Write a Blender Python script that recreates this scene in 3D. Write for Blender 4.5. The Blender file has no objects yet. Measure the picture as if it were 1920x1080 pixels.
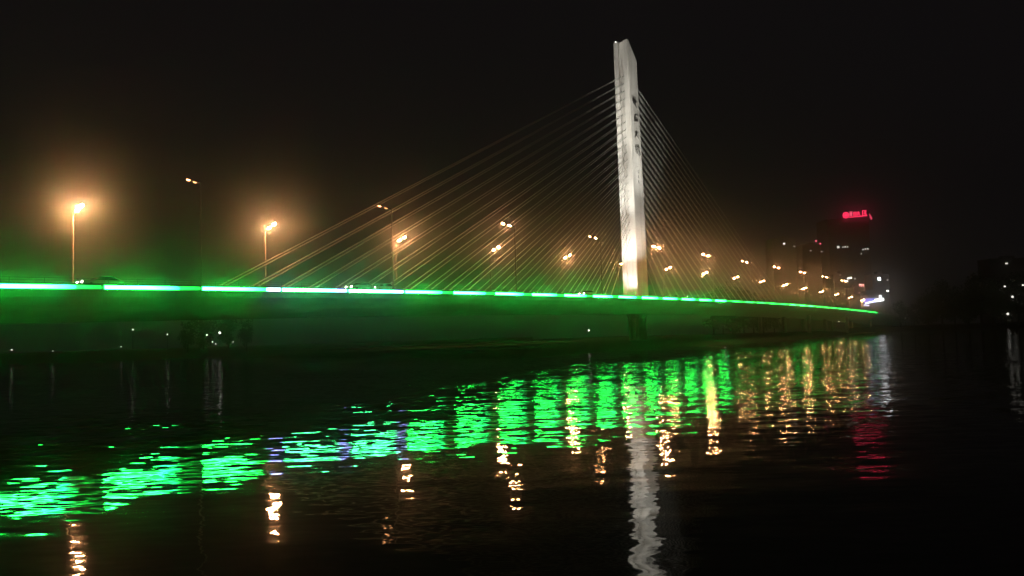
import bpy, bmesh, math, random
from mathutils import Vector, Matrix, noise
random.seed(7)
S = bpy.context.scene
C = S.collection
R = math.radians
PI = math.pi
V = Vector

# ------------------------------------------------------------------ camera
H = 4.0                                   # eye height over the river
F = 1400.0                                # focal length in photo pixels (1920 wide)
PITCH, ROLL, AZ = R(3.63), R(1.77), R(37.24)
fw = V((0, math.cos(PITCH), math.sin(PITCH)))
u0 = V((0, -math.sin(PITCH), math.cos(PITCH)))
r0 = V((1, 0, 0))
cx = r0 * math.cos(ROLL) - u0 * math.sin(ROLL)
cy = r0 * math.sin(ROLL) + u0 * math.cos(ROLL)
EYE = V((0, 0, H))
cam = bpy.data.cameras.new('camera')
cam.sensor_width = 36.0
cam.lens = F / 1920 * 36
cam.clip_start = 0.1
cam.clip_end = 6000
co = bpy.data.objects.new('camera', cam)
C.objects.link(co)
m = Matrix((cx, cy, -fw)).transposed().to_4x4()
m.translation = EYE
co.matrix_world = m
S.camera = co

def ray(px, py):
    return (fw + cx * ((px - 960) / F) + cy * ((540 - py) / F)).normalized()
def at(px, py, Y):                        # the point seen at a photo pixel, Y metres ahead
    d = ray(px, py)
    return EYE + d * (Y / d.y)
def on_water(px, py, z=0.0):
    d = ray(px, py)
    return EYE + d * ((z - H) / d.z)
def pix(p):
    q = p - EYE
    z = q.dot(fw)
    return 960 + F * q.dot(cx) / z, 540 - F * q.dot(cy) / z

# road axes: U runs along the bridge, N points from the viewer across it
U = V((math.sin(AZ), math.cos(AZ), 0))
N = V((-math.cos(AZ), math.sin(AZ), 0))
DN, DC, DF = 80.0, 95.7, 111.35           # near edge, centre line, far edge
def zr(t):                                # height of the strip line over the water
    return H + 5.43 + 2.33 * (t / 100) - 0.58 * (t / 100) ** 2
def P(D, t, dz=0.0):
    q = N * D + U * t
    q.z = zr(t) + dz
    return q
def plane_t(px, py, D):                   # along-road coordinate and height of a pixel on the vertical plane at D
    d = ray(px, py)
    k = D / d.dot(N)
    q = EYE + d * k
    return q.dot(U), q.z

# ------------------------------------------------------------------ materials
def mat(name, col, rough=0.6, metal=0.0, var=0.25, scale=1.5, bump=0.0, coat=0.0):
    mt = bpy.data.materials.new(name)
    mt.use_nodes = True
    nt = mt.node_tree
    b = nt.nodes['Principled BSDF']
    b.inputs['Roughness'].default_value = rough
    b.inputs['Metallic'].default_value = metal
    if var:
        tc = nt.nodes.new('ShaderNodeTexCoord')
        nz = nt.nodes.new('ShaderNodeTexNoise')
        nz.inputs['Scale'].default_value = scale
        nz.inputs['Detail'].default_value = 6
        nt.links.new(tc.outputs['Object'], nz.inputs['Vector'])
        cr = nt.nodes.new('ShaderNodeValToRGB')
        cr.color_ramp.elements[0].position = 0.3
        cr.color_ramp.elements[1].position = 0.7
        cr.color_ramp.elements[0].color = [c * (1 - var) for c in col] + [1]
        cr.color_ramp.elements[1].color = [min(1, c * (1 + var)) for c in col] + [1]
        nt.links.new(nz.outputs['Fac'], cr.inputs['Fac'])
        nt.links.new(cr.outputs['Color'], b.inputs['Base Color'])
        if bump:
            bp = nt.nodes.new('ShaderNodeBump')
            bp.inputs['Strength'].default_value = bump
            nt.links.new(nz.outputs['Fac'], bp.inputs['Height'])
            nt.links.new(bp.outputs['Normal'], b.inputs['Normal'])
    else:
        b.inputs['Base Color'].default_value = list(col) + [1]
    return mt
def streaked(name, col):
    mt = mat(name, col, 0.6, var=0.10, scale=0.35)
    nt = mt.node_tree
    b = nt.nodes['Principled BSDF']
    src = b.inputs['Base Color'].links[0].from_socket
    g = nt.nodes.new('ShaderNodeNewGeometry')
    mp = nt.nodes.new('ShaderNodeMapping')
    mp.inputs['Scale'].default_value = (2.2, 2.2, 0.06)
    nt.links.new(g.outputs['Position'], mp.inputs['Vector'])
    nz = nt.nodes.new('ShaderNodeTexNoise')
    nz.inputs['Scale'].default_value = 1.0
    nz.inputs['Detail'].default_value = 5
    nt.links.new(mp.outputs[0], nz.inputs['Vector'])
    cr = nt.nodes.new('ShaderNodeValToRGB')
    cr.color_ramp.elements[0].position = 0.35
    cr.color_ramp.elements[0].color = (0.84, 0.83, 0.80, 1)
    cr.color_ramp.elements[1].position = 0.62
    cr.color_ramp.elements[1].color = (1, 1, 1, 1)
    nt.links.new(nz.outputs['Fac'], cr.inputs['Fac'])
    sx = nt.nodes.new('ShaderNodeSeparateXYZ')
    nt.links.new(g.outputs['Position'], sx.inputs[0])
    md = nt.nodes.new('ShaderNodeMath'); md.operation = 'PINGPONG'; md.inputs[1].default_value = 2.25
    nt.links.new(sx.outputs['Z'], md.inputs[0])
    lt_ = nt.nodes.new('ShaderNodeMath'); lt_.operation = 'GREATER_THAN'; lt_.inputs[1].default_value = 0.045
    nt.links.new(md.outputs[0], lt_.inputs[0])
    jr = nt.nodes.new('ShaderNodeMapRange'); jr.inputs['To Min'].default_value = 0.8
    nt.links.new(lt_.outputs[0], jr.inputs['Value'])
    m1 = nt.nodes.new('ShaderNodeMix'); m1.data_type = 'RGBA'; m1.blend_type = 'MULTIPLY'; m1.inputs[0].default_value = 1
    nt.links.new(src, m1.inputs[6]); nt.links.new(cr.outputs[0], m1.inputs[7])
    m2 = nt.nodes.new('ShaderNodeMix'); m2.data_type = 'RGBA'; m2.blend_type = 'MULTIPLY'; m2.inputs[0].default_value = 1
    nt.links.new(m1.outputs[2], m2.inputs[6]); nt.links.new(jr.outputs[0], m2.inputs[7])
    nt.links.new(m2.outputs[2], b.inputs['Base Color'])
    return mt
def glow(name, col, strength):
    mt = bpy.data.materials.new(name)
    mt.use_nodes = True
    nt = mt.node_tree
    nt.nodes.clear()
    o = nt.nodes.new('ShaderNodeOutputMaterial')
    e = nt.nodes.new('ShaderNodeEmission')
    e.inputs['Color'].default_value = list(col) + [1]
    e.inputs['Strength'].default_value = strength
    nt.links.new(e.outputs[0], o.inputs['Surface'])
    return mt

M = {}
M['concrete'] = mat('concrete', (0.30, 0.29, 0.27), 0.8, var=0.18, scale=0.6, bump=0.1)
M['white_paint'] = streaked('white_paint', (0.66, 0.64, 0.58))
M['deck_paint'] = mat('deck_paint', (0.22, 0.22, 0.21), 0.7, var=0.15, scale=0.3)
M['asphalt'] = mat('asphalt', (0.05, 0.05, 0.05), 0.85, scale=3)
M['line_paint'] = mat('line_paint', (0.75, 0.75, 0.72), 0.6, var=0.1)
M['cable'] = mat('cable', (0.66, 0.66, 0.60), 0.5, var=0.08)
M['steel'] = mat('steel', (0.42, 0.42, 0.42), 0.45, 0.3, var=0.1)
M['dark_steel'] = mat('dark_steel', (0.12, 0.12, 0.13), 0.5, 0.5, var=0.1)
M['ink'] = mat('ink', (0.02, 0.018, 0.015), 0.6, var=0.1)
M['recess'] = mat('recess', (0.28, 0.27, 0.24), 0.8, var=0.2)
M['bank'] = mat('bank', (0.012, 0.013, 0.009), 0.95, var=0.5, scale=0.25, bump=0.3)
M['sand'] = mat('sand', (0.25, 0.22, 0.16), 0.95, var=0.3, scale=0.5)
M['bark'] = mat('bark', (0.06, 0.045, 0.03), 0.95, var=0.4, scale=3)
M['leaf'] = mat('leaf', (0.05, 0.075, 0.03), 0.7, var=0.5, scale=0.5)
M['leaf_dark'] = mat('leaf_dark', (0.035, 0.055, 0.028), 0.7, var=0.5, scale=0.5)
M['wall'] = mat('wall', (0.16, 0.15, 0.14), 0.85, var=0.2, scale=0.1)
M['wall_pale'] = mat('wall_pale', (0.26, 0.25, 0.24), 0.85, var=0.2, scale=0.1)
M['glass'] = mat('glass', (0.02, 0.022, 0.025), 0.1, var=0)
M['car_white'] = mat('car_white', (0.7, 0.7, 0.7), 0.3, var=0)
M['car_grey'] = mat('car_grey', (0.3, 0.3, 0.32), 0.3, 0.4, var=0)
M['rubber'] = mat('rubber', (0.02, 0.02, 0.02), 0.9, var=0)
SOD = (1.0, 0.43, 0.16)
LENS = {}
def lens_mat(level):
    k = round(level, 3)
    if k not in LENS:
        LENS[k] = glow('sodium_lens', SOD, k)
    return LENS[k]
def lit(col, s):
    k = (tuple(col), s)
    if k not in LENS:
        LENS[k] = glow('lit', col, s)
    return LENS[k]

# ------------------------------------------------------------------ mesh helpers
class MB:
    def __init__(s):
        s.v, s.f = [], []
    def poly(s, pts, faces):
        b = len(s.v)
        s.v += [V(p) for p in pts]
        s.f += [tuple(b + i for i in f) for f in faces]
    def box(s, c, d, M3=None):
        x, y, z = d[0] / 2, d[1] / 2, d[2] / 2
        pts = [V((i * x, j * y, k * z)) for i in (-1, 1) for j in (-1, 1) for k in (-1, 1)]
        if M3: pts = [M3 @ p for p in pts]
        s.poly([V(c) + p for p in pts], [(0, 1, 3, 2), (4, 6, 7, 5), (0, 4, 5, 1), (2, 3, 7, 6), (0, 2, 6, 4), (1, 5, 7, 3)])
    def tube(s, pts, rad, n=8, cap=True):
        pts = [V(p) for p in pts]
        if not isinstance(rad, (list, tuple)): rad = [rad] * len(pts)
        rings = []
        for i, p in enumerate(pts):
            d = (pts[min(i + 1, len(pts) - 1)] - pts[max(i - 1, 0)]).normalized()
            a = d.cross(V((0, 0, 1)) if abs(d.z) < 0.95 else V((1, 0, 0))).normalized()
            b = d.cross(a)
            rings.append([p + (a * math.cos(2 * PI * k / n) + b * math.sin(2 * PI * k / n)) * rad[i] for k in range(n)])
        vs = [q for r_ in rings for q in r_]
        fs = [(i * n + k, i * n + (k + 1) % n, (i + 1) * n + (k + 1) % n, (i + 1) * n + k) for i in range(len(pts) - 1) for k in range(n)]
        if cap:
            fs += [tuple(range(n)), tuple(range((len(pts) - 1) * n, len(pts) * n))]
        s.poly(vs, fs)
    def ball(s, c, r3, nu=10, nv=6, half=False):
        c = V(c)
        vs, fs = [], []
        lo = 0.0 if not half else 0.5
        for j in range(nv + 1):
            th = PI * (lo + (1 - lo) * j / nv)
            for i in range(nu):
                ph = 2 * PI * i / nu
                vs.append(c + V((r3[0] * math.sin(th) * math.cos(ph), r3[1] * math.sin(th) * math.sin(ph), r3[2] * math.cos(th))))
        for j in range(nv):
            for i in range(nu):
                fs.append((j * nu + i, (j + 1) * nu + i, (j + 1) * nu + (i + 1) % nu, j * nu + (i + 1) % nu))
        s.poly(vs, fs)
    def prism(s, outline, z0, z1, top=None):
        n = len(outline)
        top = top or outline
        s.poly([V((p[0], p[1], z0)) for p in outline] + [V((p[0], p[1], z1)) for p in top],
               [(i, (i + 1) % n, n + (i + 1) % n, n + i) for i in range(n)] + [tuple(range(n)), tuple(range(n, 2 * n))])
    def mesh(s, name):
        me = bpy.data.meshes.new(name)
        me.from_pydata(s.v, [], s.f)
        bm = bmesh.new()
        bm.from_mesh(me)
        bmesh.ops.remove_doubles(bm, verts=bm.verts, dist=1e-5)
        bmesh.ops.recalc_face_normals(bm, faces=bm.faces)
        bm.to_mesh(me)
        bm.free()
        return me
    def build(s, name, m_, parent=None, smooth=False, bevel=0):
        me = s.mesh(name)
        me.materials.append(m_)
        if smooth:
            for p in me.polygons: p.use_smooth = True
        o = bpy.data.objects.new(name, me)
        C.objects.link(o)
        if parent: o.parent = parent
        if bevel:
            md = o.modifiers.new('bevel', 'BEVEL')
            md.width = bevel
            md.segments = 2
            md.limit_method = 'ANGLE'
        return o

def tag(o, label=None, cat=None, group=None, kind=None):
    if label: o['label'] = label
    if cat: o['category'] = cat
    if group: o['group'] = group
    if kind: o['kind'] = kind
    return o
def thing(name, label, cat, loc=(0, 0, 0), rz=0.0, group=None):
    o = bpy.data.objects.new(name, None)
    o.empty_display_size = 0.5
    C.objects.link(o)
    o.location = loc
    o.rotation_euler = (0, 0, rz)
    return tag(o, label, cat, group)
def copy_tree(o, parent=None):
    c = o.copy()
    C.objects.link(c)
    c.parent = parent
    for ch in list(o.children):
        copy_tree(ch, c)
    return c
ORD = 'first second third fourth fifth sixth seventh eighth ninth tenth eleventh twelfth thirteenth fourteenth fifteenth sixteenth seventeenth eighteenth'.split()

# ------------------------------------------------------------------ world, moon
w = bpy.data.worlds.new('World')
S.world = w
w.use_nodes = True
nt = w.node_tree
nt.nodes.clear()
wo = nt.nodes.new('ShaderNodeOutputWorld')
sk = nt.nodes.new('ShaderNodeTexSky')
sk.sky_type = 'NISHITA'
sk.sun_disc = False
sk.sun_elevation = R(-9)
sk.sun_rotation = R(200)
b1 = nt.nodes.new('ShaderNodeBackground')
b1.inputs['Strength'].default_value = 0.05
nt.links.new(sk.outputs[0], b1.inputs['Color'])
b2 = nt.nodes.new('ShaderNodeBackground')          # the town's faint skyglow
b2.inputs['Color'].default_value = (0.0046, 0.0038, 0.0042, 1)
ad = nt.nodes.new('ShaderNodeAddShader')
nt.links.new(b1.outputs[0], ad.inputs[0])
nt.links.new(b2.outputs[0], ad.inputs[1])
nt.links.new(ad.outputs[0], wo.inputs['Surface'])
sl = bpy.data.lights.new('moon', 'SUN')
sl.energy = 0.002
sl.angle = R(0.5)
so = bpy.data.objects.new('moon', sl)
so.rotation_euler = (R(50), 0, R(-20))
C.objects.link(so)

# ------------------------------------------------------------------ haze
HAZE = 0.00095
hz = MB()
hz.box((150, 365, 79), (1300, 830, 160))
hm = bpy.data.materials.new('haze')
hm.use_nodes = True
nt = hm.node_tree
nt.nodes.clear()
o_ = nt.nodes.new('ShaderNodeOutputMaterial')
pv = nt.nodes.new('ShaderNodeVolumePrincipled')
pv.inputs['Color'].default_value = (0.93, 0.93, 0.93, 1)
pv.inputs['Density'].default_value = HAZE
pv.inputs['Anisotropy'].default_value = 0.97
nt.links.new(pv.outputs[0], o_.inputs['Volume'])
hobj = tag(hz.build('haze', hm), kind='stuff')

# ------------------------------------------------------------------ water
wb = MB()
wb.poly([(-480, -40, 0), (780, -40, 0), (780, 770, 0), (-480, 770, 0)], [(0, 1, 2, 3)])
wm = bpy.data.materials.new('river_water')
wm.use_nodes = True
nt = wm.node_tree
L = nt.links
bs = nt.nodes['Principled BSDF']
bs.inputs['Base Color'].default_value = (0.003, 0.005, 0.004, 1)
bs.inputs['Roughness'].default_value = 0.03
bs.inputs['IOR'].default_value = 1.333
def nd(t, **k):
    n_ = nt.nodes.new(t)
    for a, b in k.items(): setattr(n_, a, b)
    return n_
geo = nd('ShaderNodeNewGeometry')
def slope(scale, detail, sx, rough=0.5, off=(0, 0, 0)):
    mp = nd('ShaderNodeMapping')
    mp.inputs['Scale'].default_value = (sx, 1, 1)
    mp.inputs['Location'].default_value = off
    L.new(geo.outputs['Position'], mp.inputs['Vector'])
    nz = nd('ShaderNodeTexNoise')
    nz.inputs['Scale'].default_value = scale
    nz.inputs['Detail'].default_value = detail
    nz.inputs['Roughness'].default_value = rough
    L.new(mp.outputs[0], nz.inputs['Vector'])
    sb = nd('ShaderNodeVectorMath', operation='SUBTRACT')
    sb.inputs[1].default_value = (0.5, 0.5, 0.5)
    L.new(nz.outputs['Color'], sb.inputs[0])
    return sb.outputs[0]
def vscale(v, f):
    n_ = nd('ShaderNodeVectorMath', operation='SCALE')
    L.new(v, n_.inputs[0])
    if isinstance(f, float): n_.inputs['Scale'].default_value = f
    else: L.new(f, n_.inputs['Scale'])
    return n_.outputs[0]
def vadd(a, b):
    n_ = nd('ShaderNodeVectorMath', operation='ADD')
    L.new(a, n_.inputs[0]); L.new(b, n_.inputs[1])
    return n_.outputs[0]
big = slope(0.22, 2, 0.35)                          # swell of a few metres
rip = slope(1.1, 2, 0.22, off=(13, 7, 0))           # ripples
fine = slope(4.0, 1, 0.30, off=(3, 31, 0))
# wind patches: rougher and calmer stretches
wn = nd('ShaderNodeTexNoise')
wn.inputs['Scale'].default_value = 0.03
wn.inputs['Detail'].default_value = 2
L.new(geo.outputs['Position'], wn.inputs['Vector'])
wr = nd('ShaderNodeMapRange')
wr.inputs['From Min'].default_value = 0.35
wr.inputs['From Max'].default_value = 0.65
wr.inputs['To Min'].default_value = 0.55
wr.inputs['To Max'].default_value = 1.35
L.new(wn.outputs['Fac'], wr.inputs['Value'])
# the river is ruffled out in the stream and smooth close to the sheltered bank by the viewer
ln = nd('ShaderNodeVectorMath', operation='LENGTH')
L.new(geo.outputs['Position'], ln.inputs[0])
def by_dist(v, d0, d1, a_, b_):
    dr = nd('ShaderNodeMapRange')
    for k_, x_ in zip(('From Min', 'From Max', 'To Min', 'To Max'), (d0, d1, a_, b_)): dr.inputs[k_].default_value = x_
    L.new(ln.outputs['Value'], dr.inputs['Value'])
    mu = nd('ShaderNodeMath', operation='MULTIPLY')
    L.new(wr.outputs[0], mu.inputs[0]); L.new(dr.outputs[0], mu.inputs[1])
    return vscale(v, mu.outputs[0])
sm = vadd(vadd(by_dist(big, 22, 75, 0.04, 0.02), by_dist(rip, 22, 75, 0.075, 0.12)), by_dist(fine, 22, 75, 0.065, 0.27))
fl = nd('ShaderNodeVectorMath', operation='MULTIPLY')
fl.inputs[1].default_value = (1, 1, 0)
L.new(sm, fl.inputs[0])
up = nd('ShaderNodeVectorMath', operation='ADD')
up.inputs[1].default_value = (0, 0, 1)
L.new(fl.outputs[0], up.inputs[0])
no = nd('ShaderNodeVectorMath', operation='NORMALIZE')
L.new(up.outputs[0], no.inputs[0])
L.new(no.outputs[0], bs.inputs['Normal'])
tag(wb.build('water', wm), kind='structure')

# ------------------------------------------------------------------ land
def land(name, front, back, height, m_, slope_w=6.0):
    """front: shoreline points; back: matching far points. A beach rises from under the water to the top."""
    mb = MB()
    n = len(front)
    rows = []
    for k, (a, b) in enumerate(zip(front, back)):
        d = (b - a).normalized()
        seg = []
        for s_, z in ((-2, -0.35), (0, 0.02), (1.5, 0.35), (slope_w, height * 0.7), (slope_w * 2.5, height)):
            q = a + d * s_
            q.z = z + (0.15 * noise.noise(q * 0.15) if z > 0.1 else 0)
            seg.append(q)
        e = b.copy(); e.z = height
        seg.append(e)
        rows.append(seg)
    c = len(rows[0])
    mb.poly([q for s_ in rows for q in s_], [(i * c + j, (i + 1) * c + j, (i + 1) * c + j + 1, i * c + j + 1) for i in range(n - 1) for j in range(c - 1)])
    return tag(mb.build(name, m_, smooth=True), kind='structure')

shore_px = [(1600, 626), (1560, 630), (1500, 636.5), (1400, 644), (1330, 647.5), (1250, 651.5), (1160, 656.5), (1080, 662.5), (1030, 667.5), (990, 671)]
front = [on_water(*p) for p in shore_px]
front = [p + V((noise.noise(p * 0.05) * 2, noise.noise(p * 0.05 + V((9, 9, 9))) * 2, 0)) for p in front]
tip = front[-1]
n0 = len(front)
rad_ = tip.normalized()
front += [tip + rad_ * 6 - U * .5, tip + rad_ * 14, tip + rad_ * 40, tip + rad_ * 80]
back = [p + N * 150 + U * 25 for p in front[:n0 - 1]] + [tip + rad_ * 150 + U * 60] * 5
land('river_bank', front, back, 1.6, M['bank'])
ff = [on_water(x, y) for x, y in ((-100, 687), (0, 682), (200, 676), (400, 668), (600, 661), (800, 654), (1000, 647))]
land('far_river_bank', ff, [p * (755 / p.y) for p in ff], 2.2, M['bank'])
rf = [on_water(x, y) for x, y in ((1585, 625.5), (1640, 625), (1660, 622), (1720, 619), (1800, 617), (1900, 614), (2000, 611))]
land('town_river_bank', rf, [p * (755 / p.y) for p in rf], 2.4, M['bank'])
sp = MB()
a, b = on_water(1592, 626.5, 0.45), on_water(1634, 623.5, 0.45)
sp.prism([a + V((0, -3, 0)), b + V((0, -3, 0)), b + V((0, 6, 0)), a + V((2, 6, 0))], 0.2, 0.6)
tag(sp.build('sand_bank', M['sand']), kind='structure')

# ------------------------------------------------------------------ the bridge
bridge = thing('cable_stayed_bridge', 'cable-stayed bridge with one white floodlit pylon and green light strip along its edge', 'bridge', (0, 0, 0))
ts = [t for t in range(-60, 560, 5)]
def along(section, t_list):
    """section: (D, dz) outline swept along the bridge"""
    mb = MB()
    n = len(section)
    vs = [P(D, t, dz) for t in t_list for D, dz in section]
    fs = [(i * n + j, i * n + (j + 1) % n, (i + 1) * n + (j + 1) % n, (i + 1) * n + j) for i in range(len(t_list) - 1) for j in range(n)]
    fs += [tuple(range(n)), tuple(range((len(t_list) - 1) * n, len(t_list) * n))]
    mb.poly(vs, fs)
    return mb
along([(79.45, 0.42), (79.45, -0.35), (79.9, -0.95), (80.9, -1.65), (82.6, -2.25), (85.5, -2.7), (90.5, -3.0), (100.9, -3.0), (105.9, -2.7), (108.8, -2.25), (110.5, -1.65), (111.5, -0.95), (111.95, -0.35), (111.95, 0.42)], ts).build('deck', M['deck_paint'], bridge, smooth=False)
along([(81.9, 0.424), (92.7, 0.424), (92.7, 0.43), (81.9, 0.43)], ts).build('roadway', M['asphalt'], bridge)
along([(98.7, 0.424), (109.5, 0.424), (109.5, 0.43), (98.7, 0.43)], ts).build('roadway', M['asphalt'], bridge)
along([(93.0, 0.424), (98.4, 0.424), (98.4, 0.62), (93.0, 0.62)], ts).build('median', M['concrete'], bridge)
for D in (85.5, 89.1, 102.3, 105.9):
    along([(D - .075, .432), (D + .075, .432), (D + .075, .436), (D - .075, .436)], ts).build('lane_line', M['line_paint'], bridge)
def railing(D):
    mb = MB()
    for dz in (0.68, 0.92):
        mb.tube([P(D, t, dz) for t in range(-60, 470, 10)], 0.012, 5)
    for k in range(-20, 155):
        mb.tube([P(D, k * 3.0, 0.42), P(D, k * 3.0, 0.93)], 0.018, 5)
    mb.build('railing', M['dark_steel'], bridge)
railing(79.7)
railing(111.7)

# green light strip: one luminous casing per bay, brightest at its left end
def strip_mat(kind, power):
    mt = bpy.data.materials.new('light_strip')
    mt.use_nodes = True
    nt = mt.node_tree
    nt.nodes.clear()
    o = nt.nodes.new('ShaderNodeOutputMaterial')
    e = nt.nodes.new('ShaderNodeEmission')
    tc = nt.nodes.new('ShaderNodeTexCoord')
    sp = nt.nodes.new('ShaderNodeSeparateXYZ')
    nt.links.new(tc.outputs['Generated'], sp.inputs[0])
    cr = nt.nodes.new('ShaderNodeValToRGB')
    G, B_, W_, VI = (0.013, 1, 0.072), (0.013, 0.9, 0.14), (0.05, 1.0, 0.24), (0.32, 0.34, 1.0)
    if kind == 'green':
        stops = [(0, G, 1.0), (0.45, G, 1.0), (0.62, B_, 0.5), (0.78, G, 0.05), (0.97, G, 0.02), (1, G, 0.02)]
    elif kind == 'mint':
        stops = [(0, W_, 1.0), (0.5, W_, 0.9), (0.75, W_, 0.5), (0.84, VI, 0.2), (0.96, VI, 0.15), (1, G, 0.1)]
    elif kind == 'tail':
        stops = [(0, G, 1.0), (0.5, G, 0.9), (0.72, G, 0.25), (0.80, G, 0.1), (0.84, VI, 0.25), (1, VI, 0.25)]
    else:
        stops = [(0, G, 0.25), (0.2, (0.02, 1, 0.10), 1.0), (0.6, (0.02, 1, 0.10), 1.0), (0.9, G, 0.3), (1, G, 0.2)]
    el = cr.color_ramp.elements
    while len(el) < len(stops): el.new(0.5)
    for q, (p_, c_, k_) in zip(el, stops):
        q.position = p_
        q.color = [c * k_ for c in c_] + [1]
    nt.links.new(sp.outputs['X'], cr.inputs['Fac'])
    nt.links.new(cr.outputs['Color'], e.inputs['Color'])
    e.inputs['Strength'].default_value = power
    nt.links.new(e.outputs[0], o.inputs['Surface'])
    return mt
SM = {}
T0, TS = 35.12, 10.66
i = -6
while True:
    ta, tb = T0 + TS * i + 0.2, T0 + TS * (i + 1) - 0.2
    if pix(P(79.2, tb))[0] > 1650: break
    a, b = P(78.95, ta), P(78.95, tb)
    if i == 0: kind, pw = 'green', 84
    elif i == 1: kind, pw = 'tail', 84
    elif i in (2, 3): kind, pw = 'mint', 70
    elif i < 12: kind, pw = 'green', 84
    elif i < 16: kind, pw = 'green', 62
    elif i < 21: kind, pw = 'far', 7
    elif i < 24: kind, pw = 'far', 14
    else: kind, pw = 'far', 7
    if (kind, pw) not in SM: SM[(kind, pw)] = strip_mat(kind, pw)
    mb = MB()
    ln_ = (b - a).length
    mb.box((ln_ / 2, 0, 0), (ln_, 0.16, 0.36))
    o = mb.build('light_strip', SM[(kind, pw)], bridge)
    X = (b - a).normalized()
    Y = V((0, 0, 1)).cross(X).normalized()
    mw = Matrix((X, Y, X.cross(Y))).transposed().to_4x4()
    mw.translation = a
    o.matrix_world = mw
    hc = MB()  # added shield plates that keep the strip's light off the fascia and bank
    hc.box((ln_ / 2, 0.14, 0.02), (ln_ + 0.36, 0.08, 0.46))
    hc.box((ln_ / 2, 0.02, 0.22), (ln_ + 0.36, 0.20, 0.03))
    hc.box((ln_ / 2, 0.05, -0.21), (ln_ + 0.36, 0.20, 0.03))
    hc = hc.build('added_strip_shield', M['dark_steel'], o)
    i += 1
STRIP_END = tb

# pylon
tc_, _ = plane_t(1196, 548, DC - 2.2)               # near bottom corner
NW = 4.5                                            # across the bridge
LB, LT = 6.3, 4.9                                   # along the bridge, foot and top
zb = zr(tc_) + 0.62
_, ztop = plane_t(1178, 74, DC - 2.2)
_, zcut = plane_t(1196, 117, DC - 2.2)
pyl = MB()
def sec(t0, t1, D0, D1, z, z2):
    # outline with a recessed groove up each cable face; z at the t0 side, z2 at the t1 side
    g, e = 0.75, 0.25
    dm = (D0 + D1) / 2
    out = []
    for D, t in ((D0 + .18, t0), (dm - g, t0), (dm - g + .15, t0 + e), (dm + g - .15, t0 + e), (dm + g, t0), (D1 - .18, t0), (D1, t0 + .18), (D1, t1 - .18), (D1 - .18, t1), (dm + g, t1), (dm + g - .15, t1 - e), (dm - g + .15, t1 - e), (dm - g, t1), (D0 + .18, t1), (D0, t1 - .18), (D0, t0 + .18)):
        q = N * D + U * t
        q.z = z + (z2 - z) * (t - t0) / (t1 - t0)
        out.append(q)
    return out
D0, D1 = DC - NW / 2, DC + NW / 2
s0 = sec(tc_, tc_ + LB, D0, D1, zb - 0.6, zb - 0.6)
s1 = sec(tc_ + 0.02, tc_ + LT, D0, D1, ztop, zcut)
n = len(s0)
levels = [s0]
for k in range(1, 13):
    f = k / 12
    levels.append([p.lerp(q, f) if k == 12 else V((p.x + (q.x - p.x) * f, p.y + (q.y - p.y) * f, (zb - .6) + (zcut - 1 - zb) * f)) for p, q in zip(s0, s1)])
pyl.poly([p for s_ in levels for p in s_], [(i * n + j, i * n + (j + 1) % n, (i + 1) * n + (j + 1) % n, (i + 1) * n + j) for i in range(len(levels) - 1) for j in range(n)] + [tuple(range(n)), tuple(range(12 * n, 13 * n))])
pylon = pyl.build('pylon', M['white_paint'], bridge)
TP = tc_ + LB / 2
def lt(z):                                          # t of the two cable faces at height z
    f = (z - zb) / (ztop - zb)
    return tc_ + 0.02 * f, tc_ + LB + (LT - LB) * f
# hatch door at the foot
hd = MB()
q = N * DC + U * (tc_ - 0.02); q.z = zb + 1.0
RB = Matrix((U, N, V((0, 0, 1)))).transposed()
hd.box(N * (DC - 0.2) + U * (tc_ - 0.06) + V((0, 0, zb + 1.15)), (0.12, 2.2, 2.3), RB)
hd.build('hatch', M['steel'], pylon, bevel=0.03)
# top warning light
wl = MB()
wl.ball(N * (D1 - 0.5) + U * (tc_ + 0.6) + V((0, 0, ztop + 0.2)), (0.22, 0.22, 0.25))
wl.build('warning_light', lit((1, 0.97, 0.9), 6.0), pylon)

# brush lettering on the side face: (strokes) as thick tapering ribbons in a unit box, x right, y up
GLYPH = [
    [([(.30, 1.0), (.36, .72), (.30, .50)], .10), ([(.62, 1.02), (.62, .70), (.56, .42)], .12), ([(.08, .74), (.45, .70), (.90, .62)], .13), ([(.05, .58), (.40, .56), (.86, .50)], .15), ([(.22, .46), (.50, .40), (.72, .30)], .16), ([(.34, .34), (.66, .22), (.84, .02)], .15), ([(.95, .66), (.98, .54)], .10), ([(.30, .62), (.22, .44), (.28, .30)], .12)],
    [([(.85, 1.0), (.50, .96), (.28, .80), (.22, .50), (.12, .10)], .13), ([(.30, .52), (.62, .46), (.88, .20)], .11), ([(.30, .22), (.58, .28), (.86, .40)], .11), ([(.20, .06), (.55, .10), (.86, .22)], .10), ([(.44, .46), (.40, .24)], .10)],
    [([(.18, .66), (.48, .72), (.84, .74)], .11), ([(.52, 1.0), (.50, .66), (.36, .34), (.14, .10)], .13), ([(.54, .58), (.72, .32), (.98, .04)], .12), ([(.34, .80), (.64, .82)], .10)],
    [([(.22, 1.0), (.26, .60), (.20, .22)], .10), ([(.06, .74), (.40, .78)], .10), ([(.52, .98), (.86, 1.02)], .09), ([(.46, .80), (.96, .84)], .11), ([(.70, .96), (.62, .72), (.46, .54)], .10), ([(.70, .78), (.82, .62), (.98, .52)], .10), ([(.56, .48), (.50, .26), (.36, .12)], .09), ([(.80, .48), (.88, .20), (.80, .04), (.66, .10)], .11), ([(.24, .56), (.40, .44)], .08)],
]
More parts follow.
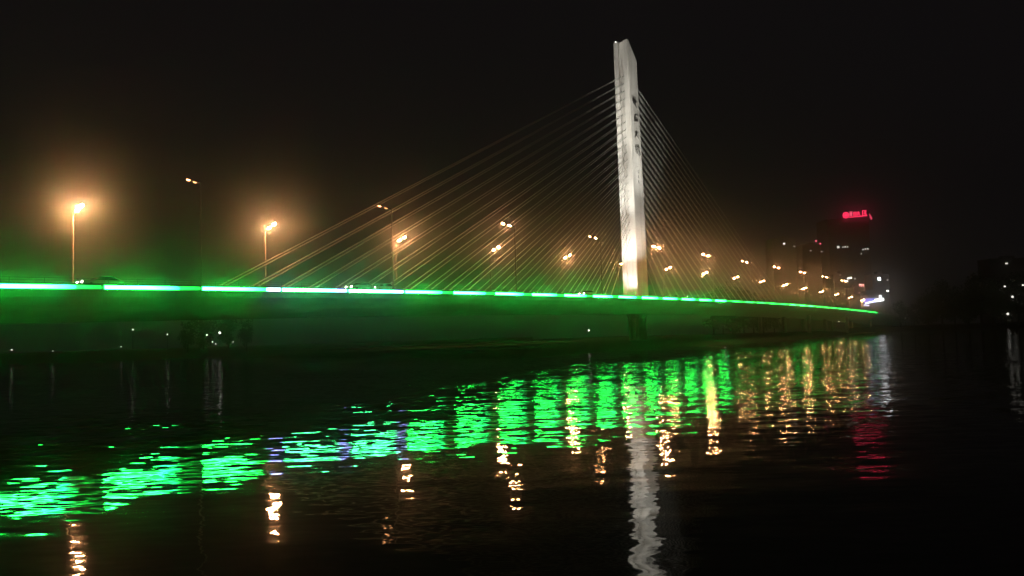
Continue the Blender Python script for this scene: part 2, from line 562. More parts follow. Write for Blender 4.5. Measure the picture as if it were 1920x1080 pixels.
def ribbon(mb, pts, wd, org, ax, ay, an, th):
    n_ = len(pts)
    lft, rgt = [], []
    for i, p in enumerate(pts):
        a, b = pts[max(i - 1, 0)], pts[min(i + 1, n_ - 1)]
        dx, dy = b[0] - a[0], b[1] - a[1]
        l_ = math.hypot(dx, dy) or 1
        k = wd * (0.75 if i == 0 else 0.45 if i == n_ - 1 else 1.0) / 2
        lft.append((p[0] - dy / l_ * k, p[1] + dx / l_ * k))
        rgt.append((p[0] + dy / l_ * k, p[1] - dx / l_ * k))
    ring = lft + rgt[::-1]
    vs = [org + ax * x + ay * y + an * h for h in (0, th) for x, y in ring]
    m_ = len(ring)
    fs = [(i, (i + 1) % m_, m_ + (i + 1) % m_, m_ + i) for i in range(m_)]
    for i in range(n_ - 1):
        fs += [(i, i + 1, m_ - 2 - i, m_ - 1 - i), (m_ + i, m_ + i + 1, 2 * m_ - 2 - i, 2 * m_ - 1 - i)]
    mb.poly(vs, fs)
for k, (gx, gy, gh) in enumerate(((1189.6, 191.5, 20), (1192.2, 221.5, 15), (1193.2, 252.5, 17), (1195, 281.5, 20))):
    t, z = plane_t(gx, gy, D0)
    hgt = gh / F * 200
    wd = 3.0
    mb = MB()
    for j, (st, w_) in enumerate(GLYPH[k]):
        ribbon(mb, st, w_, N * (D0 + 0.0 - 0.004 * j) + U * (t - wd / 2) + V((0, 0, z - hgt / 2)), U * wd, V((0, 0, hgt)), -N, 0.06)
    mb.build('brush_character', M['ink'], pylon)
for k, (gx, gy) in enumerate(((1196.4, 322.5), (1197.2, 331.5), (1197.6, 341))):
    t, z = plane_t(gx, gy, D0)
    mb = MB()
    for j, st in enumerate(([(.2, .9), (.8, .85)], [(.5, 1), (.45, 0)], [(.1, .5), (.9, .45)], [(.5, .45), (.9, .05)])):
        ribbon(mb, st, .2, N * (D0 - 0.004 * j) + U * (t - .3) + V((0, 0, z - .42)), U * .6, V((0, 0, .84)), -N, 0.05)
    mb.build('inscription', M['ink'], pylon)

# stay cables, in pairs on both sides of the pylon
t_l, _ = plane_t(399, 533, DC - 1)
t_r, _ = plane_t(1478, 571, DC - 1)
_, z_hi = plane_t(1198, 160, DC)
_, z_lo = plane_t(1212, 452, DC)
NC = 22
anchors = MB()
for side in (-1, 1):
    for k in range(NC):
        f = k / (NC - 1)
        za = z_lo + (z_hi - z_lo) * f
        f0, f1 = lt(za)
        if side < 0:
            te = (tc_ - 13) + (t_l - (tc_ - 13)) * f
            tp = f0 + 0.24
        else:
            te = (tc_ + LB + 12) + (t_r - (tc_ + LB + 12)) * f
            tp = f1 - 0.24
        for off in (-1, 1):
            mb = MB()
            lo = P(DC + off * 1.0, te, 0.6)
            hi = N * (DC + off * 0.45) + U * tp
            hi.z = za
            d = (hi - lo)
            ln_ = d.length
            d.normalize()
            mb.tube([lo, lo + d * 2.6, lo + d * 2.62, lo + d * 4.2, lo + d * 4.22, hi], [0.14, 0.14, 0.10, 0.10, 0.072, 0.072], 6)
            mb.build('stay_cable', M['cable'], bridge, smooth=True)
# anchor pockets in the two cable faces
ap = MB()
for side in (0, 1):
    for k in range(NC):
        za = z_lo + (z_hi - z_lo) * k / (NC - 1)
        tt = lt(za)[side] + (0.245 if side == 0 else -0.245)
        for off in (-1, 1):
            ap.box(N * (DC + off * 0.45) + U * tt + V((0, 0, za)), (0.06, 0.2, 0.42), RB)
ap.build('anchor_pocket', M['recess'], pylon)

# piers
def pier(t, cols, wd, ln_):
    z1 = zr(t) - 2.95
    mb = MB()
    for D in cols:
        c = N * D + U * t
        o1 = [c + U * (ln_ / 2 * math.cos(a)) + N * (wd / 2 * math.sin(a)) for a in [2 * PI * i / 16 for i in range(16)]]
        o2 = [c + U * (ln_ / 2 * 1.1 * math.cos(a)) + N * (wd / 2 * 1.25 * math.sin(a)) for a in [2 * PI * i / 16 for i in range(16)]]
        mb.prism(o1, -0.6, z1 - 1.2)
        mb.prism(o1, z1 - 1.2, z1 - 0.01, o2)
    return mb.build('pier', M['concrete'], bridge, smooth=False)
pier(TP, (DC,), 4.6, 6.0)
tpz, _ = plane_t(1516, 590, 86)
for t in (tpz, tpz + 60, tpz + 110, -12):
    z1 = zr(t)
    for D in (86.0, DC, 105.4):
        mb = MB()
        mb.prism([N * D + U * t + U * (0.8 * math.cos(a)) + N * (0.8 * math.sin(a)) for a in [2 * PI * i / 14 for i in range(14)]], -0.6, z1 - (2.76 if D != DC else 3.01))
        mb.build('pier', M['concrete'], bridge)

# ------------------------------------------------------------------ street lamps
AL, AR = 2.7, R(19)                                 # arm length and rise
def make_lamp(hgt, label):
    root = thing('street_lamp', label, 'street lamp')
    mb = MB()
    mb.tube([(0, 0, 0), (0, 0, .9), (0, 0, .92), (0, 0, hgt)], [.16, .16, .115, .07], 10)
    mb.build('pole', M['steel'], root, smooth=False)
    mb = MB()
    mb.box((0, 0, .03), (.5, .5, .06))
    mb.build('base_plate', M['steel'], root)
    dv = V((0, math.cos(AR), math.sin(AR)))
    mb = MB()
    mb.tube([V((0, 0, hgt - .25)), V((0, .12, hgt)) , V((0, .12, hgt)) + dv * AL], [.06, .045, .035], 8)
    mb.build('arm', M['dark_steel'], root)
    for s_ in (1.25, 2.75):
        c = V((0, .12, hgt)) + dv * (s_ - 0.15)
        MT = Matrix.Rotation(AR, 3, 'X')
        mb = MB()
        mb.ball((0, 0, 0), (.32, .43, .15), 14, 6)
        mb.v = [MT @ V((p.x, p.y, max(p.z, -0.02))) + c for p in mb.v]
        hd = mb.build('lamp_head', M['dark_steel'], root, smooth=True)
        mb = MB()
        mb.ball((0, 0, -.025), (.2, .28, .17), 12, 5, half=True)
        mb.v = [MT @ p + c for p in mb.v]
        mb.build('lens', lens_mat(1), hd, smooth=True)
    return root
def set_lens(root, levels):
    heads = [h for h in root.children if h.name.startswith('lamp_head')]
    heads.sort(key=lambda h: h.name)
    for h, lv in zip(heads, levels):
        for le in h.children:
            le.material_slots[0].link = 'OBJECT'
            le.material_slots[0].material = lens_mat(lv)
LH = 12.0
proto = make_lamp(LH, 'x')
K = 1300.0
far_rz = math.atan2((-N).y, (-N).x) - PI / 2
near_rz = math.atan2(N.y, N.x) - PI / 2
used = False
far_lv = [3.4, 2.9, 1.9, 1.3, 1.4, 1.3, .9, 1.0, .7, .6, .7, .6, .5, .5, .5, .4]
for k, lv in enumerate(far_lv):
    o = proto if not used else copy_tree(proto)
    used = True
    t = 45.23 + 30.72 * k
    o.location = P(DF - 0.7, t, 0.43)
    o.rotation_euler = (0, 0, far_rz)
    o['label'] = 'street lamp on the far bridge edge, arm toward the viewer, %s from left' % ORD[k]
    o['group'] = 'street lamps along the far edge of the bridge'
    set_lens(o, [K * lv, K * lv])
near_lv = [(.004, .02), (.003, .012), (.5, .5), (.25, .06), (1.6, 1.6), (.9, .9), (.35, .1), (.35, .35), (.3, .3), (.3, .15), (.2, .15)]
near_note = ['dim', 'almost unlit', 'bright', 'dim', 'bright', 'bright', 'half lit', 'bright', 'bright', 'bright', 'faint']
for k, lv in enumerate(near_lv):
    o = copy_tree(proto)
    t = 46.67 + 30.33 * k
    o.location = P(DN + 0.55, t, 0.43)
    o.rotation_euler = (0, 0, near_rz)
    o['label'] = '%s street lamp on the near bridge edge, arm over the road, %s from left' % (near_note[k], ORD[k])
    o['group'] = 'street lamps along the near edge of the bridge'
    set_lens(o, [K * lv[0], K * lv[1]])

# ------------------------------------------------------------------ floodlights on the deck
def make_flood(label):
    root = thing('floodlight', label, 'floodlight', group='floodlights aimed at the pylon')
    mb = MB()
    mb.box((0, 0, .04), (.5, .4, .08))
    mb.tube([(-.3, 0, .08), (-.3, 0, .55)], .03, 6)
    mb.tube([(.3, 0, .08), (.3, 0, .55)], .03, 6)
    mb.build('bracket', M['dark_steel'], root)
    mb = MB()
    mb.box((0, 0, .55), (.55, .22, .4))
    hs = mb.build('housing', M['dark_steel'], root, bevel=.03)
    mb = MB()
    mb.box((0, .125, .55), (.48, .01, .33))
    mb.build('lens', lit((1, .95, .85), 40.0), hs)
    return root
def spot(parent, loc, target, power, ang, blend, col=(1, .97, .91)):
    l_ = bpy.data.lights.new('flood_beam', 'SPOT')
    l_.energy = power
    l_.spot_size = R(ang)
    l_.spot_blend = blend
    l_.shadow_soft_size = 0.25
    l_.color = col
    o = bpy.data.objects.new('flood_beam', l_)
    C.objects.link(o)
    o.rotation_euler = (V(target) - V(loc)).to_track_quat('-Z', 'Y').to_euler()
    o.location = loc
    return o
fl0 = make_flood('x')
def flood(D, t, dz, tgt, power, ang, blend, label, first=False, col=(1, .97, .91)):
    o = fl0 if first else copy_tree(fl0)
    p = P(D, t, dz)
    o.location = p
    dirv = V(tgt) - p
    o.rotation_euler = (0, 0, math.atan2(dirv.y, dirv.x) - PI / 2)
    o['label'] = label
    spot(o, p + V((0, 0, .9)) + dirv.normalized() * .5, tgt, power, ang, blend, col)
def face(D, t, z):
    q = N * D + U * t
    q.z = z
    return q
flood(DC - 1.5, tc_ - 6, .63, face(DC, tc_, zb + 8), 7000, 75, .9, 'small floodlight on the median just left of the pylon foot', True)
flood(DC + -4.2, tc_ - 8.0, .43, face(DC, tc_, zb + 17), 30000, 34, 1, 'closest floodlight of three left of the pylon foot on the near carriageway')
flood(DC + -5.0, tc_ - 9.2, .43, face(DC, tc_, zb + 36), 150000, 19, 1, 'middle floodlight of three left of the pylon foot on the near carriageway')
flood(DC + -5.8, tc_ - 10.4, .43, face(DC, tc_, zb + 60), 430000, 13, 1, 'outermost floodlight of three left of the pylon foot on the near carriageway')
flood(DC + 4.2, tc_ - 8.0, .43, face(DC, tc_, zb + 17), 30000, 34, 1, 'closest floodlight of three left of the pylon foot on the far carriageway')
flood(DC + 5.0, tc_ - 9.2, .43, face(DC, tc_, zb + 36), 150000, 19, 1, 'middle floodlight of three left of the pylon foot on the far carriageway')
flood(DC + 5.8, tc_ - 10.4, .43, face(DC, tc_, zb + 60), 430000, 13, 1, 'outermost floodlight of three left of the pylon foot on the far carriageway')
flood(DN + 1.2, tc_ - 3, .43, face(D0, TP, zb + 26), 30000, 56, 1, 'small floodlight on the near bridge edge right before the pylon foot')
flood(DN + 1.2, TP + 1, .43, face(D0, TP, zb + 55), 210000, 26, 1, 'small floodlight on the near bridge edge right of the pylon')
flood(DC, tc_ + LB + 16, .63, face(DC, tc_ + LB, zb + 24), 45000, 50, .9, 'small floodlight on the median just right of the pylon foot')
flood(DC, tc_ + LB + 34, .63, face(DC, tc_ + LB, zb + 46), 130000, 34, .9, 'small floodlight on the median farther right of the pylon foot')

def make_car(label, paint):
    root = thing('car', label, 'car', group='cars on the bridge deck')
    def shell(prof, wd, name, m_, par, bev):
        mb = MB()
        nn = len(prof)
        mb.poly([V((x, s_ * wd / 2 * (0.86 if z > 1.0 else 1), z)) for s_ in (-1, 1) for x, z in prof],
                [(i, (i + 1) % nn, nn + (i + 1) % nn, nn + i) for i in range(nn)] + [tuple(range(nn)), tuple(range(nn, 2 * nn))])
        return mb.build(name, m_, par, bevel=bev)
    shell([(-2.2, .35), (2.2, .35), (2.25, .7), (2.1, .88), (1.0, .98), (-1.75, 1.0), (-2.2, .92), (-2.25, .6)], 1.78, 'body', paint, root, .06)
    shell([(1.0, .99), (.25, 1.42), (-1.1, 1.45), (-1.9, 1.01)], 1.62, 'window', M['glass'], root, .03)
    shell([(.2, 1.43), (.15, 1.49), (-1.0, 1.51), (-1.1, 1.46)], 1.66, 'roof', paint, root, .02)
    for x in (-1.35, 1.35):
        for y in (-.8, .8):
            mb = MB()
            mb.tube([(x, y - .1, .33), (x, y + .1, .33)], .33, 16)
            wh = mb.build('wheel', M['rubber'], root)
    for y in (-.62, .62):
        mb = MB()
        mb.ball((2.2, y, .72), (.08, .17, .1), 8, 5)
        mb.build('headlight', lit((1, .9, .72), 60.0), root)
        mb = MB()
        mb.ball((-2.2, y, .8), (.06, .17, .08), 8, 5)
        mb.build('tail_light', lit((1, .03, .02), 4.0), root)
    return root
c0 = make_car('x', M['car_white'])
def put_car(px, py, D, label, first=False, flip=False):
    o = c0 if first else copy_tree(c0)
    t, _ = plane_t(px, py, D)
    o.location = P(D, t, .436)
    o.rotation_euler = (0, 0, math.atan2(U.y, U.x) + (PI if flip else 0))
    o['label'] = label
put_car(188, 530, 88.6, 'white car at the left end of the bridge, between the two leftmost street lamps', True, True)
put_car(675, 538, 87.3, 'white car on the deck left of the third far-edge street lamp', flip=True)
put_car(717, 538, 88.2, 'white car on the deck just left of the almost unlit near-edge lamp', flip=True)
put_car(1100, 541, 87.3, 'white car on the deck a little left of the pylon', flip=True)

# ------------------------------------------------------------------ trees
def tree_meshes(seed, h, spread, nleaf, leafsize, m_):
    rnd = random.Random(seed)
    tr = MB()
    top = V((rnd.uniform(-.4, .4), rnd.uniform(-.4, .4), h * .62))
    tr.tube([V((0, 0, -.5)), V((.05, .02, h * .3)), top], [h * .022, h * .016, h * .006], 7)
    cl = []
    for k in range(9):
        a = rnd.uniform(0, 2 * PI)
        z0 = h * rnd.uniform(.28, .55)
        st = V((.05, .02, z0))
        en = V((math.cos(a) * spread * rnd.uniform(.4, .85), math.sin(a) * spread * rnd.uniform(.4, .85), z0 + h * rnd.uniform(.1, .32)))
        tr.tube([st, st.lerp(en, .5) + V((0, 0, h * .02)), en], [h * .009, h * .006, h * .003], 5)
        cl.append((en, spread * rnd.uniform(.3, .5)))
    for k in range(20):
        a = rnd.uniform(0, 2 * PI)
        rr = spread * rnd.uniform(0, .6)
        cl.append((V((math.cos(a) * rr, math.sin(a) * rr, h * rnd.uniform(.16, .9))), spread * rnd.uniform(.28, .48)))
    lf = MB()
    for k in range(nleaf):
        c, r_ = rnd.choice(cl)
        d = V((rnd.gauss(0, 1), rnd.gauss(0, 1), rnd.gauss(0, .8))).normalized() * r_ * rnd.uniform(.35, 1.05)
        p = c + d
        a = V((rnd.gauss(0, 1), rnd.gauss(0, 1), rnd.gauss(0, .6))).normalized() * leafsize * rnd.uniform(.6, 1.3)
        b = a.cross(V((rnd.gauss(0, 1), rnd.gauss(0, 1), rnd.gauss(0, 1)))).normalized() * leafsize * .6
        lf.v += [p - a, p + b, p + a, p - b]
        n_ = len(lf.v)
        lf.f.append((n_ - 4, n_ - 3, n_ - 2, n_ - 1))
    return tr, lf
def make_tree(seed, h, spread, nleaf, leafsize, m_):
    root = thing('tree', 'x', 'tree')
    tr, lf = tree_meshes(seed, h, spread, nleaf, leafsize, m_)
    tr.build('trunk', M['bark'], root, smooth=True)
    me = bpy.data.meshes.new('crown')
    me.from_pydata(lf.v, [], lf.f)
    me.materials.append(m_)
    cr = bpy.data.objects.new('crown', me)
    C.objects.link(cr)
    cr.parent = root
    return root
kinds = [make_tree(11, 12, 4.2, 2600, .30, M['leaf']), make_tree(12, 12, 3.4, 2200, .30, M['leaf_dark']), make_tree(13, 12, 5.0, 3000, .32, M['leaf'])]
fresh = [True, True, True]
def plant(kind, loc, h, rz, label, group):
    if fresh[kind]:
        o = kinds[kind]
        fresh[kind] = False
    else:
        o = copy_tree(kinds[kind])
    o.location = loc
    k = h / 12
    o.scale = (k * random.uniform(.9, 1.1),) * 2 + (k,)
    o.rotation_euler = (0, 0, rz)
    tag(o, label, 'tree', group)
def ground_at(px, Y, z=1.8):
    q = at(px, 620, Y)
    q.z = z
    return q
mid = [(1338, 300, 18), (1356, 318, 20), (1375, 300, 21), (1395, 325, 20), (1413, 312, 18), (1432, 340, 17), (1452, 345, 15)]
for k, (px, Y, h) in enumerate(mid):
    plant(k % 3, ground_at(px, Y, 1.5), h, k * 1.7, 'dark tree behind the bridge right of the pylon, %s from left in its clump' % ORD[k], 'trees behind the bridge right of the pylon')
left = [(352, 11), (382, 13), (428, 13), (462, 11)]
for k, (px, h) in enumerate(left):
    plant((k + 1) % 3, ground_at(px, 262 + 9 * (k % 3), 2.0), h, k * 2.1, 'dark tree by the lamp cluster on the far bank, %s from the left' % ORD[k], 'trees on the far bank under the bridge')
right = [(1690, 14, 400), (1715, 13, 420), (1742, 17, 400), (1768, 24, 390), (1792, 22, 400), (1818, 20, 395), (1842, 27, 390), (1866, 24, 400), (1888, 20, 385), (1912, 27, 390), (1940, 26, 395)]
for k, (px, h, Y) in enumerate(right):
    plant(k % 3, ground_at(px, Y, 2.3), h, k * 1.3, 'black tree silhouette on the right-hand bank, %s from left in its row' % ORD[k], 'trees along the right-hand bank')

# ------------------------------------------------------------------ lamps on the banks
WH = (1.0, .95, .85)
def make_bank_lamp():
    root = thing('park_lamp', 'x', 'park lamp')
    mb = MB()
    mb.tube([(0, 0, 0), (0, 0, .5), (0, 0, .52), (0, 0, 1)], [.012, .012, .008, .006], 6)
    mb.build('post', M['dark_steel'], root)
    mb = MB()
    mb.ball((0, 0, 0), (1, 1, 1), 10, 6)
    mb.build('globe', lit(WH, 1.0), root, smooth=True)
    return root
bl = make_bank_lamp()
bfirst = True
def bank_lamp(px, py, Y, rad, power, label, col=WH, base=1.9, group='small lamps along the river banks'):
    global bfirst
    o = bl if bfirst else copy_tree(bl)
    bfirst = False
    q = at(px, py, Y)
    h = q.z - base
    o.location = (q.x, q.y, base)
    for c in o.children:
        if c.name.startswith('post'):
            c.scale = (min(h, 8), min(h, 8), h - rad)
        else:
            c.location = (0, 0, h)
            c.scale = (rad, rad, rad)
            c.material_slots[0].link = 'OBJECT'
            c.material_slots[0].material = lit(col, power)
    tag(o, label, 'park lamp', group)
for px, py, Y, rad, pw, lb in (
    (22, 656, 215, .22, 1.2, 'faint white lamp on the far bank, leftmost of all bank lamps'),
    (99, 658, 225, .18, 1.2, 'faint white lamp low on the far bank below the leftmost bay of green light'),
    (249, 618, 245, .25, 1.6, 'white lamp on the far bank below the second bay of green light'),
    (227, 650, 240, .18, 1.3, 'faint low lamp on the far bank, just below and left of a brighter one'),
    (314, 627, 245, .2, 2.5, 'small white lamp on the far bank left of the cluster of lamps'),
    (388, 628, 240, .27, 2, 'white lamp, left one of the upper pair in the lamp cluster on the far bank'),
    (412, 624, 238, .36, 3, 'brightest white lamp in the cluster on the far bank under the bridge'),
    (398.5, 641, 242, .22, 1.6, 'small low lamp in the middle of the cluster on the far bank'),
    (404.5, 645, 244, .18, 1.6, 'small lowest lamp of the cluster on the far bank'),
    (437, 641, 246, .16, 1.2, 'faint lamp at the right end of the cluster on the far bank'),
    (1104, 619.5, 240, .2, 6, 'small white lamp on the bank under the bridge left of the pylon'),
    (1358, 609.5, 330, .3, 9, 'small white lamp on the bank under the bridge right of the pylon'),
    (1573, 601.5, 400, .5, 9, 'white lamp on the bank under the right end of the green strip'),
    (1642, 595, 420, .62, 6, 'bright white lamp just below the right end of the green strip'),
    (1697, 595.5, 400, .62, 2, 'bright white lamp alone on the right-hand bank, just right of the bridge end'),
    (1733, 563.5, 430, .3, 1.0, 'faint lamp among the dark trees right of the bridge end'),
    (1889.5, 588.5, 375, .6, 1.6, 'bright white lamp low before the dark trees near the right photo edge'),
    (1898.5, 556.5, 375, .55, 1.6, 'white lamp high before the dark trees near the right photo edge'),
    (1884, 537, 375, .4, 2, 'faint lamp above the two bright ones before the right-hand trees'),
    (1918, 534.5, 375, .4, 2, 'faint lamp at the very right before the dark trees')):
    bank_lamp(px, py, Y, rad, pw, lb)

# ------------------------------------------------------------------ the town beyond
def building(name, label, px0, px1, ytop, Y, depth, windows, m_='wall', cat='building', base=1.5):
    a, b = at(px0, 600, Y), at(px1, 600, Y)
    top = at((px0 + px1) / 2, ytop, Y).z
    cxx = (a.x + b.x) / 2
    wd = b.x - a.x
    root = thing(name, label, cat, (cxx, Y + depth / 2, base), 0, 'buildings of the town beyond the bridge')
    hh = top - base
    mb = MB()
    mb.box((0, 0, hh / 2), (wd, depth, hh))
    k = 1
    while k * 3.3 < hh - 1:                         # floor slabs stand a little proud
        mb.box((0, -depth / 2 - .1, k * 3.3), (wd - .1, .2, .35))
        k += 1
    mb.build('wall', M[m_], root)
    mb = MB()
    mb.box((0, 0, hh + .4), (wd + .4, depth + .4, .8))
    mb.box((wd * .15, depth * .1, hh + 2.0), (wd * .3, depth * .4, 2.4))
    mb.build('roof', M[m_], root)
    for (x, y, w_, h_, col, pw) in windows:
        q = at(x, y, Y)
        mb = MB()
        mb.box((q.x - cxx, -depth / 2 - .2, q.z - base), (w_, .1, h_))
        fr = mb.build('window', M['dark_steel'], root)
        mb = MB()
        mb.box((q.x - cxx, -depth / 2 - .27, q.z - base), (w_ - .2, .04, h_ - .2))
        mb.build('pane', lit(col, pw), fr)
    return root, cxx, top, base, hh, wd
WW = (1, .93, .8)
building('apartment_block', 'dark apartment block far behind the bridge with one lit window near its top', 1455, 1500, 448, 620, 16, [(1470, 457, 2, 1.5, WW, 2.2), (1489, 462, 1.6, 1.3, WW, .5)])
tw, bx, btop, bb, bh, bw = building('office_tower', 'slim dark tower with two red warning lights between the town blocks', 1512, 1546, 460, 640, 16, [(1520, 470, 1.6, 1.2, WW, .5), (1547 - 6, 472, 2.4, 1.0, WW, .4)])
for px, py in ((1530, 452), (1538, 457)):
    q = at(px, py, 648)
    mb = MB()
    mb.tube([(q.x - bx, 0, bh), (q.x - bx, 0, q.z - bb)], .1, 6)
    ms = mb.build('mast', M['dark_steel'], tw)
    mb = MB()
    mb.ball((q.x - bx, 0, q.z - bb), (.7, .7, .7))
    mb.build('warning_light', lit((1, .12, .2), 3.0), ms)
ht, sx, stop, sb, sh, sw = building('high_rise', 'tallest dark high-rise carrying a glowing red rooftop sign', 1562, 1640, 411, 660, 24,
    [(1571.5, 463.5, 2.4, 2.2, WW, 1.3), (1580, 463.5, 1.5, 1.1, WW, .9), (1584.5, 463, 1.5, 1.3, WW, 1.1), (1589, 463, 1.5, 1.3, WW, .8), (1618, 468, 1.5, 1.2, WW, .8), (1622.5, 467, 1.5, 1.5, WW, .9), (1627, 466.5, 1.6, 1.6, WW, .9), (1614.5, 476, 1.4, 1.4, WW, .5)])
# rooftop sign: ring emblem, a line of characters, underline, and a second panel round the corner
sg = thing('rooftop_sign', 'glowing red sign with a ring emblem and characters on the tallest high-rise', 'sign', (sx, 660, stop + .8))
so_ = at(1604, 402, 658)
ex = (at(1644, 402, 658) - at(1564, 402, 658)) / 80.0
pxm = ex.length
slope_up = 0.085
def sgp(px, py):
    q = at(px, py, 658)
    return V((q.x - sx, -2.0, q.z - stop - .8))
fm = MB()
a, b = sgp(1581, 410), sgp(1626, 407)
for k in range(6):
    q = a.lerp(b, k / 5)
    fm.tube([V((q.x, -1.2, 0)), V((q.x, -1.2, max(sgp(1600, 397).z, 1)))], .12, 6)
fm.build('sign_frame', M['dark_steel'], sg)
RED = (1.0, .03, .10)
mb = MB()
cc = sgp(1586, 403.5)
rr = 5.0 * pxm
ring = [(cc + V((math.cos(x) * rr, 0, math.sin(x) * rr))) for x in [2 * PI * i / 20 for i in range(21)]]
mb.tube(ring, .75 * pxm, 6, cap=False)
for ax in (0, 1):
    v_ = V((1, 0, 0)) if ax else V((0, 0, 1))
    mb.tube([cc - v_ * rr * .5, cc + v_ * rr * .5], 1.0 * pxm, 6)
mb.build('emblem', lit(RED, 4.0), sg)
SG = [
    [([(.1, .95), (.9, .95)], .16), ([(.5, 1), (.5, 0)], .16), ([(.1, .55), (.9, .55)], .16), ([(.15, .15), (.85, .15)], .16)],
    [([(.1, .9), (.9, .9)], .14), ([(.15, .9), (.15, .1)], .14), ([(.85, .9), (.85, .1)], .14), ([(.5, 1), (.5, .1)], .14), ([(.15, .5), (.85, .5)], .14), ([(.1, .1), (.9, .1)], .14)],
    [([(.05, .7), (.95, .7)], .15), ([(.5, 1), (.45, .6), (.1, 0)], .16), ([(.5, .6), (.95, 0)], .16), ([(.3, .35), (.7, .35)], .12)],
    [([(.05, 1), (.95, 1)], .15), ([(.1, 1), (.08, 0)], .15), ([(.3, .7), (.9, .7)], .13), ([(.3, .4), (.9, .4)], .13), ([(.6, .9), (.6, .1)], .13), ([(.25, .05), (.95, .05)], .13)],
]
for k, (px, py, pw, ph, col) in enumerate(((1595.5, 401.3, 7.0, 8, (1, .10, .18)), (1603, 401.4, 6.5, 8, RED), (1609.5, 400.6, 6.5, 8, RED), (1621, 399.6, 9.5, 9, RED))):
    c_ = sgp(px, py)
    mb = MB()
    for j, (st, wd) in enumerate(SG[k]):
        ribbon(mb, st, wd * .8, c_ + V((-pw / 2 * pxm, -.02 * j, -ph / 2 * pxm)), V((pw * pxm, 0, pw * pxm * .06)), V((0, 0, ph * pxm)), V((0, -1, 0)), .4)
    mb.build('sign_character', lit(col, 4.0), sg)
mb = MB()
mb.tube([sgp(1592, 407.4), sgp(1626, 404.2)], .55 * pxm, 6)
mb.build('underline', lit(RED, 4.0), sg)
mb = MB()
q = [sgp(1630, 400), sgp(1633, 404.5), sgp(1635.5, 409), sgp(1634.5, 412.5), sgp(1631.5, 408)]
mb.poly([p + V((0, d, 0)) for d in (0, .5) for p in q], [(0, 1, 2, 3, 4), (5, 6, 7, 8, 9)] + [(i, (i + 1) % 5, 5 + (i + 1) % 5, 5 + i) for i in range(5)])
mb.build('side_panel', lit((1, .07, .15), 1.3), sg)
mb = MB()
mb.tube([V((sgp(1632.5, 405).x, -1.0, 0)), V((sgp(1632.5, 405).x, -1.4, sgp(1632.5, 405).z))], .15, 6)
mb.build('sign_post', M['dark_steel'], sg)

building('apartment_block', 'mid-rise block with four small lit windows behind the right end of the bridge', 1568, 1606, 514, 520, 14, [(1590, 522, 1.6, 1.2, WW, 4), (1594.5, 521, 1.8, 1.2, WW, 4), (1588, 527.5, 1.6, 1.2, WW, 4), (1582, 525.5, 1.3, 1.1, WW, 1.2), (1575, 515.5, 1.0, 1, WW, .4), (1603, 522.5, 1.5, 1.2, WW, .4)], 'wall')
rb, rx, rtop, rbs, rh, rw = building('shop_building', 'low shop building with a small pinkish roof sign beyond the bridge end', 1604, 1622, 541, 500, 12, [(1611, 549, 1.4, 1.0, (1, .5, .4), .6)])
rs = thing('roof_sign', 'small glowing pinkish sign on the low shop building roof', 'sign', (rx, 500.5, rtop + .8))
mb = MB()
mb.box((-.6, -.3, 1.6), (.15, .15, 3.2)); mb.box((.9, -.3, 1.6), (.15, .15, 3.2))
mb.build('sign_frame', M['dark_steel'], rs)
for k, px in enumerate((1612, 1615, 1618.5)):
    q = at(px, 533.6 + .3 * k, 500)
    mb = MB()
    mb.box((q.x - rx, -.55, q.z - rtop - .8), (.95, .2, 1.0))
    mb.box((q.x - rx, -.55, q.z - rtop - 1.9), (.25, .2, .8))
    mb.build('sign_character', lit((1, .35, .3), 3.0), rs)
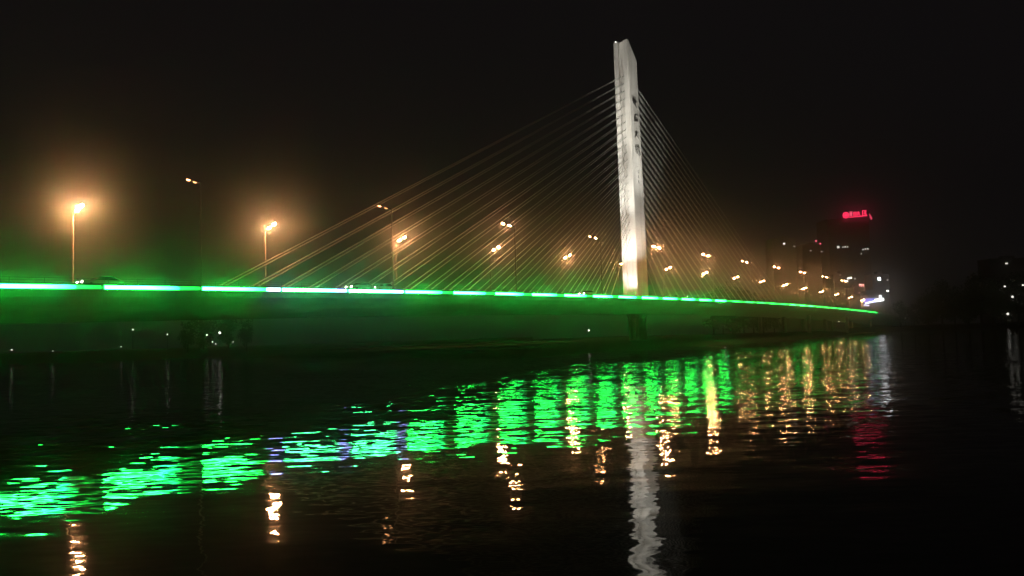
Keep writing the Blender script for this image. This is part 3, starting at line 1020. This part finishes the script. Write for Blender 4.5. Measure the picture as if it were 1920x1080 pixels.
# hall with the blue screen and the white light band
hb, hx, htop, hbs, hhh, hw = building('exhibition_hall', 'brightly lit hall with blue screen and white light band at the bridge end', 1616, 1660, 553, 470, 18, [], 'wall_pale')
def on_hall(name, px0, px1, py0, py1, m_, tilt=0.0, proud=.3):
    a, b = at(px0, py1, 470), at(px1, py0, 470)
    mb = MB()
    y = -9 - proud
    x0, x1, z0, z1 = a.x - hx, b.x - hx, a.z - hbs, b.z - hbs
    dz = (x1 - x0) * tilt
    mb.poly([(x0, y, z0), (x1, y, z0 + dz), (x1, y, z1 + dz), (x0, y, z1), (x0, y + .25, z0), (x1, y + .25, z0 + dz), (x1, y + .25, z1 + dz), (x0, y + .25, z1)],
            [(0, 1, 2, 3), (4, 5, 6, 7), (0, 1, 5, 4), (1, 2, 6, 5), (2, 3, 7, 6), (3, 0, 4, 7)])
    return mb.build(name, m_, hb)
on_hall('screen', 1619, 1640, 559, 568, lit((.28, .28, 1.0), 1.1))
on_hall('light_band', 1622, 1643, 567, 570.5, lit((.85, .9, 1.0), 3.0), .22, .6)
on_hall('light_band', 1640, 1656, 560.5, 566, lit((.95, .97, 1.0), 6.0), .1, .7)
on_hall('light_band', 1648, 1652, 553.5, 560, lit((.95, .97, 1.0), 2.5), 0, .5)
on_hall('light_band', 1619, 1629, 570.5, 573.5, lit((.6, .7, 1.0), 1.5), -.1, .5)
building('apartment_block', 'dark block with a bright white lamp window high above the lit hall', 1640, 1672, 516, 540, 12, [(1648.3, 523, 2.2, 2.4, (.9, .95, 1), 9), (1664, 525, 1.4, 1.0, WW, .9), (1664, 545.5, 1.8, 1.3, WW, 5)])
building('apartment_block', 'dark block with one lit window standing behind the right-hand trees', 1862, 1935, 486, 560, 14, [(1887, 494, 1.9, 1.3, WW, 1.6)])

# ------------------------------------------------------------------ render settings
S.render.engine = 'CYCLES'
cy_ = S.cycles
cy_.use_denoising = True
cy_.denoiser = 'OPENIMAGEDENOISE'
cy_.max_bounces = 5
cy_.diffuse_bounces = 1
cy_.glossy_bounces = 3
cy_.volume_bounces = 0
cy_.transparent_max_bounces = 4
cy_.sample_clamp_indirect = 6
cy_.sample_clamp_direct = 0
cy_.caustics_reflective = False
cy_.caustics_refractive = False
cy_.use_light_tree = True
cy_.volume_step_rate = 1
S.view_settings.view_transform = 'Standard'
S.view_settings.look = 'None'
S.view_settings.exposure = 0
S.view_settings.gamma = 1
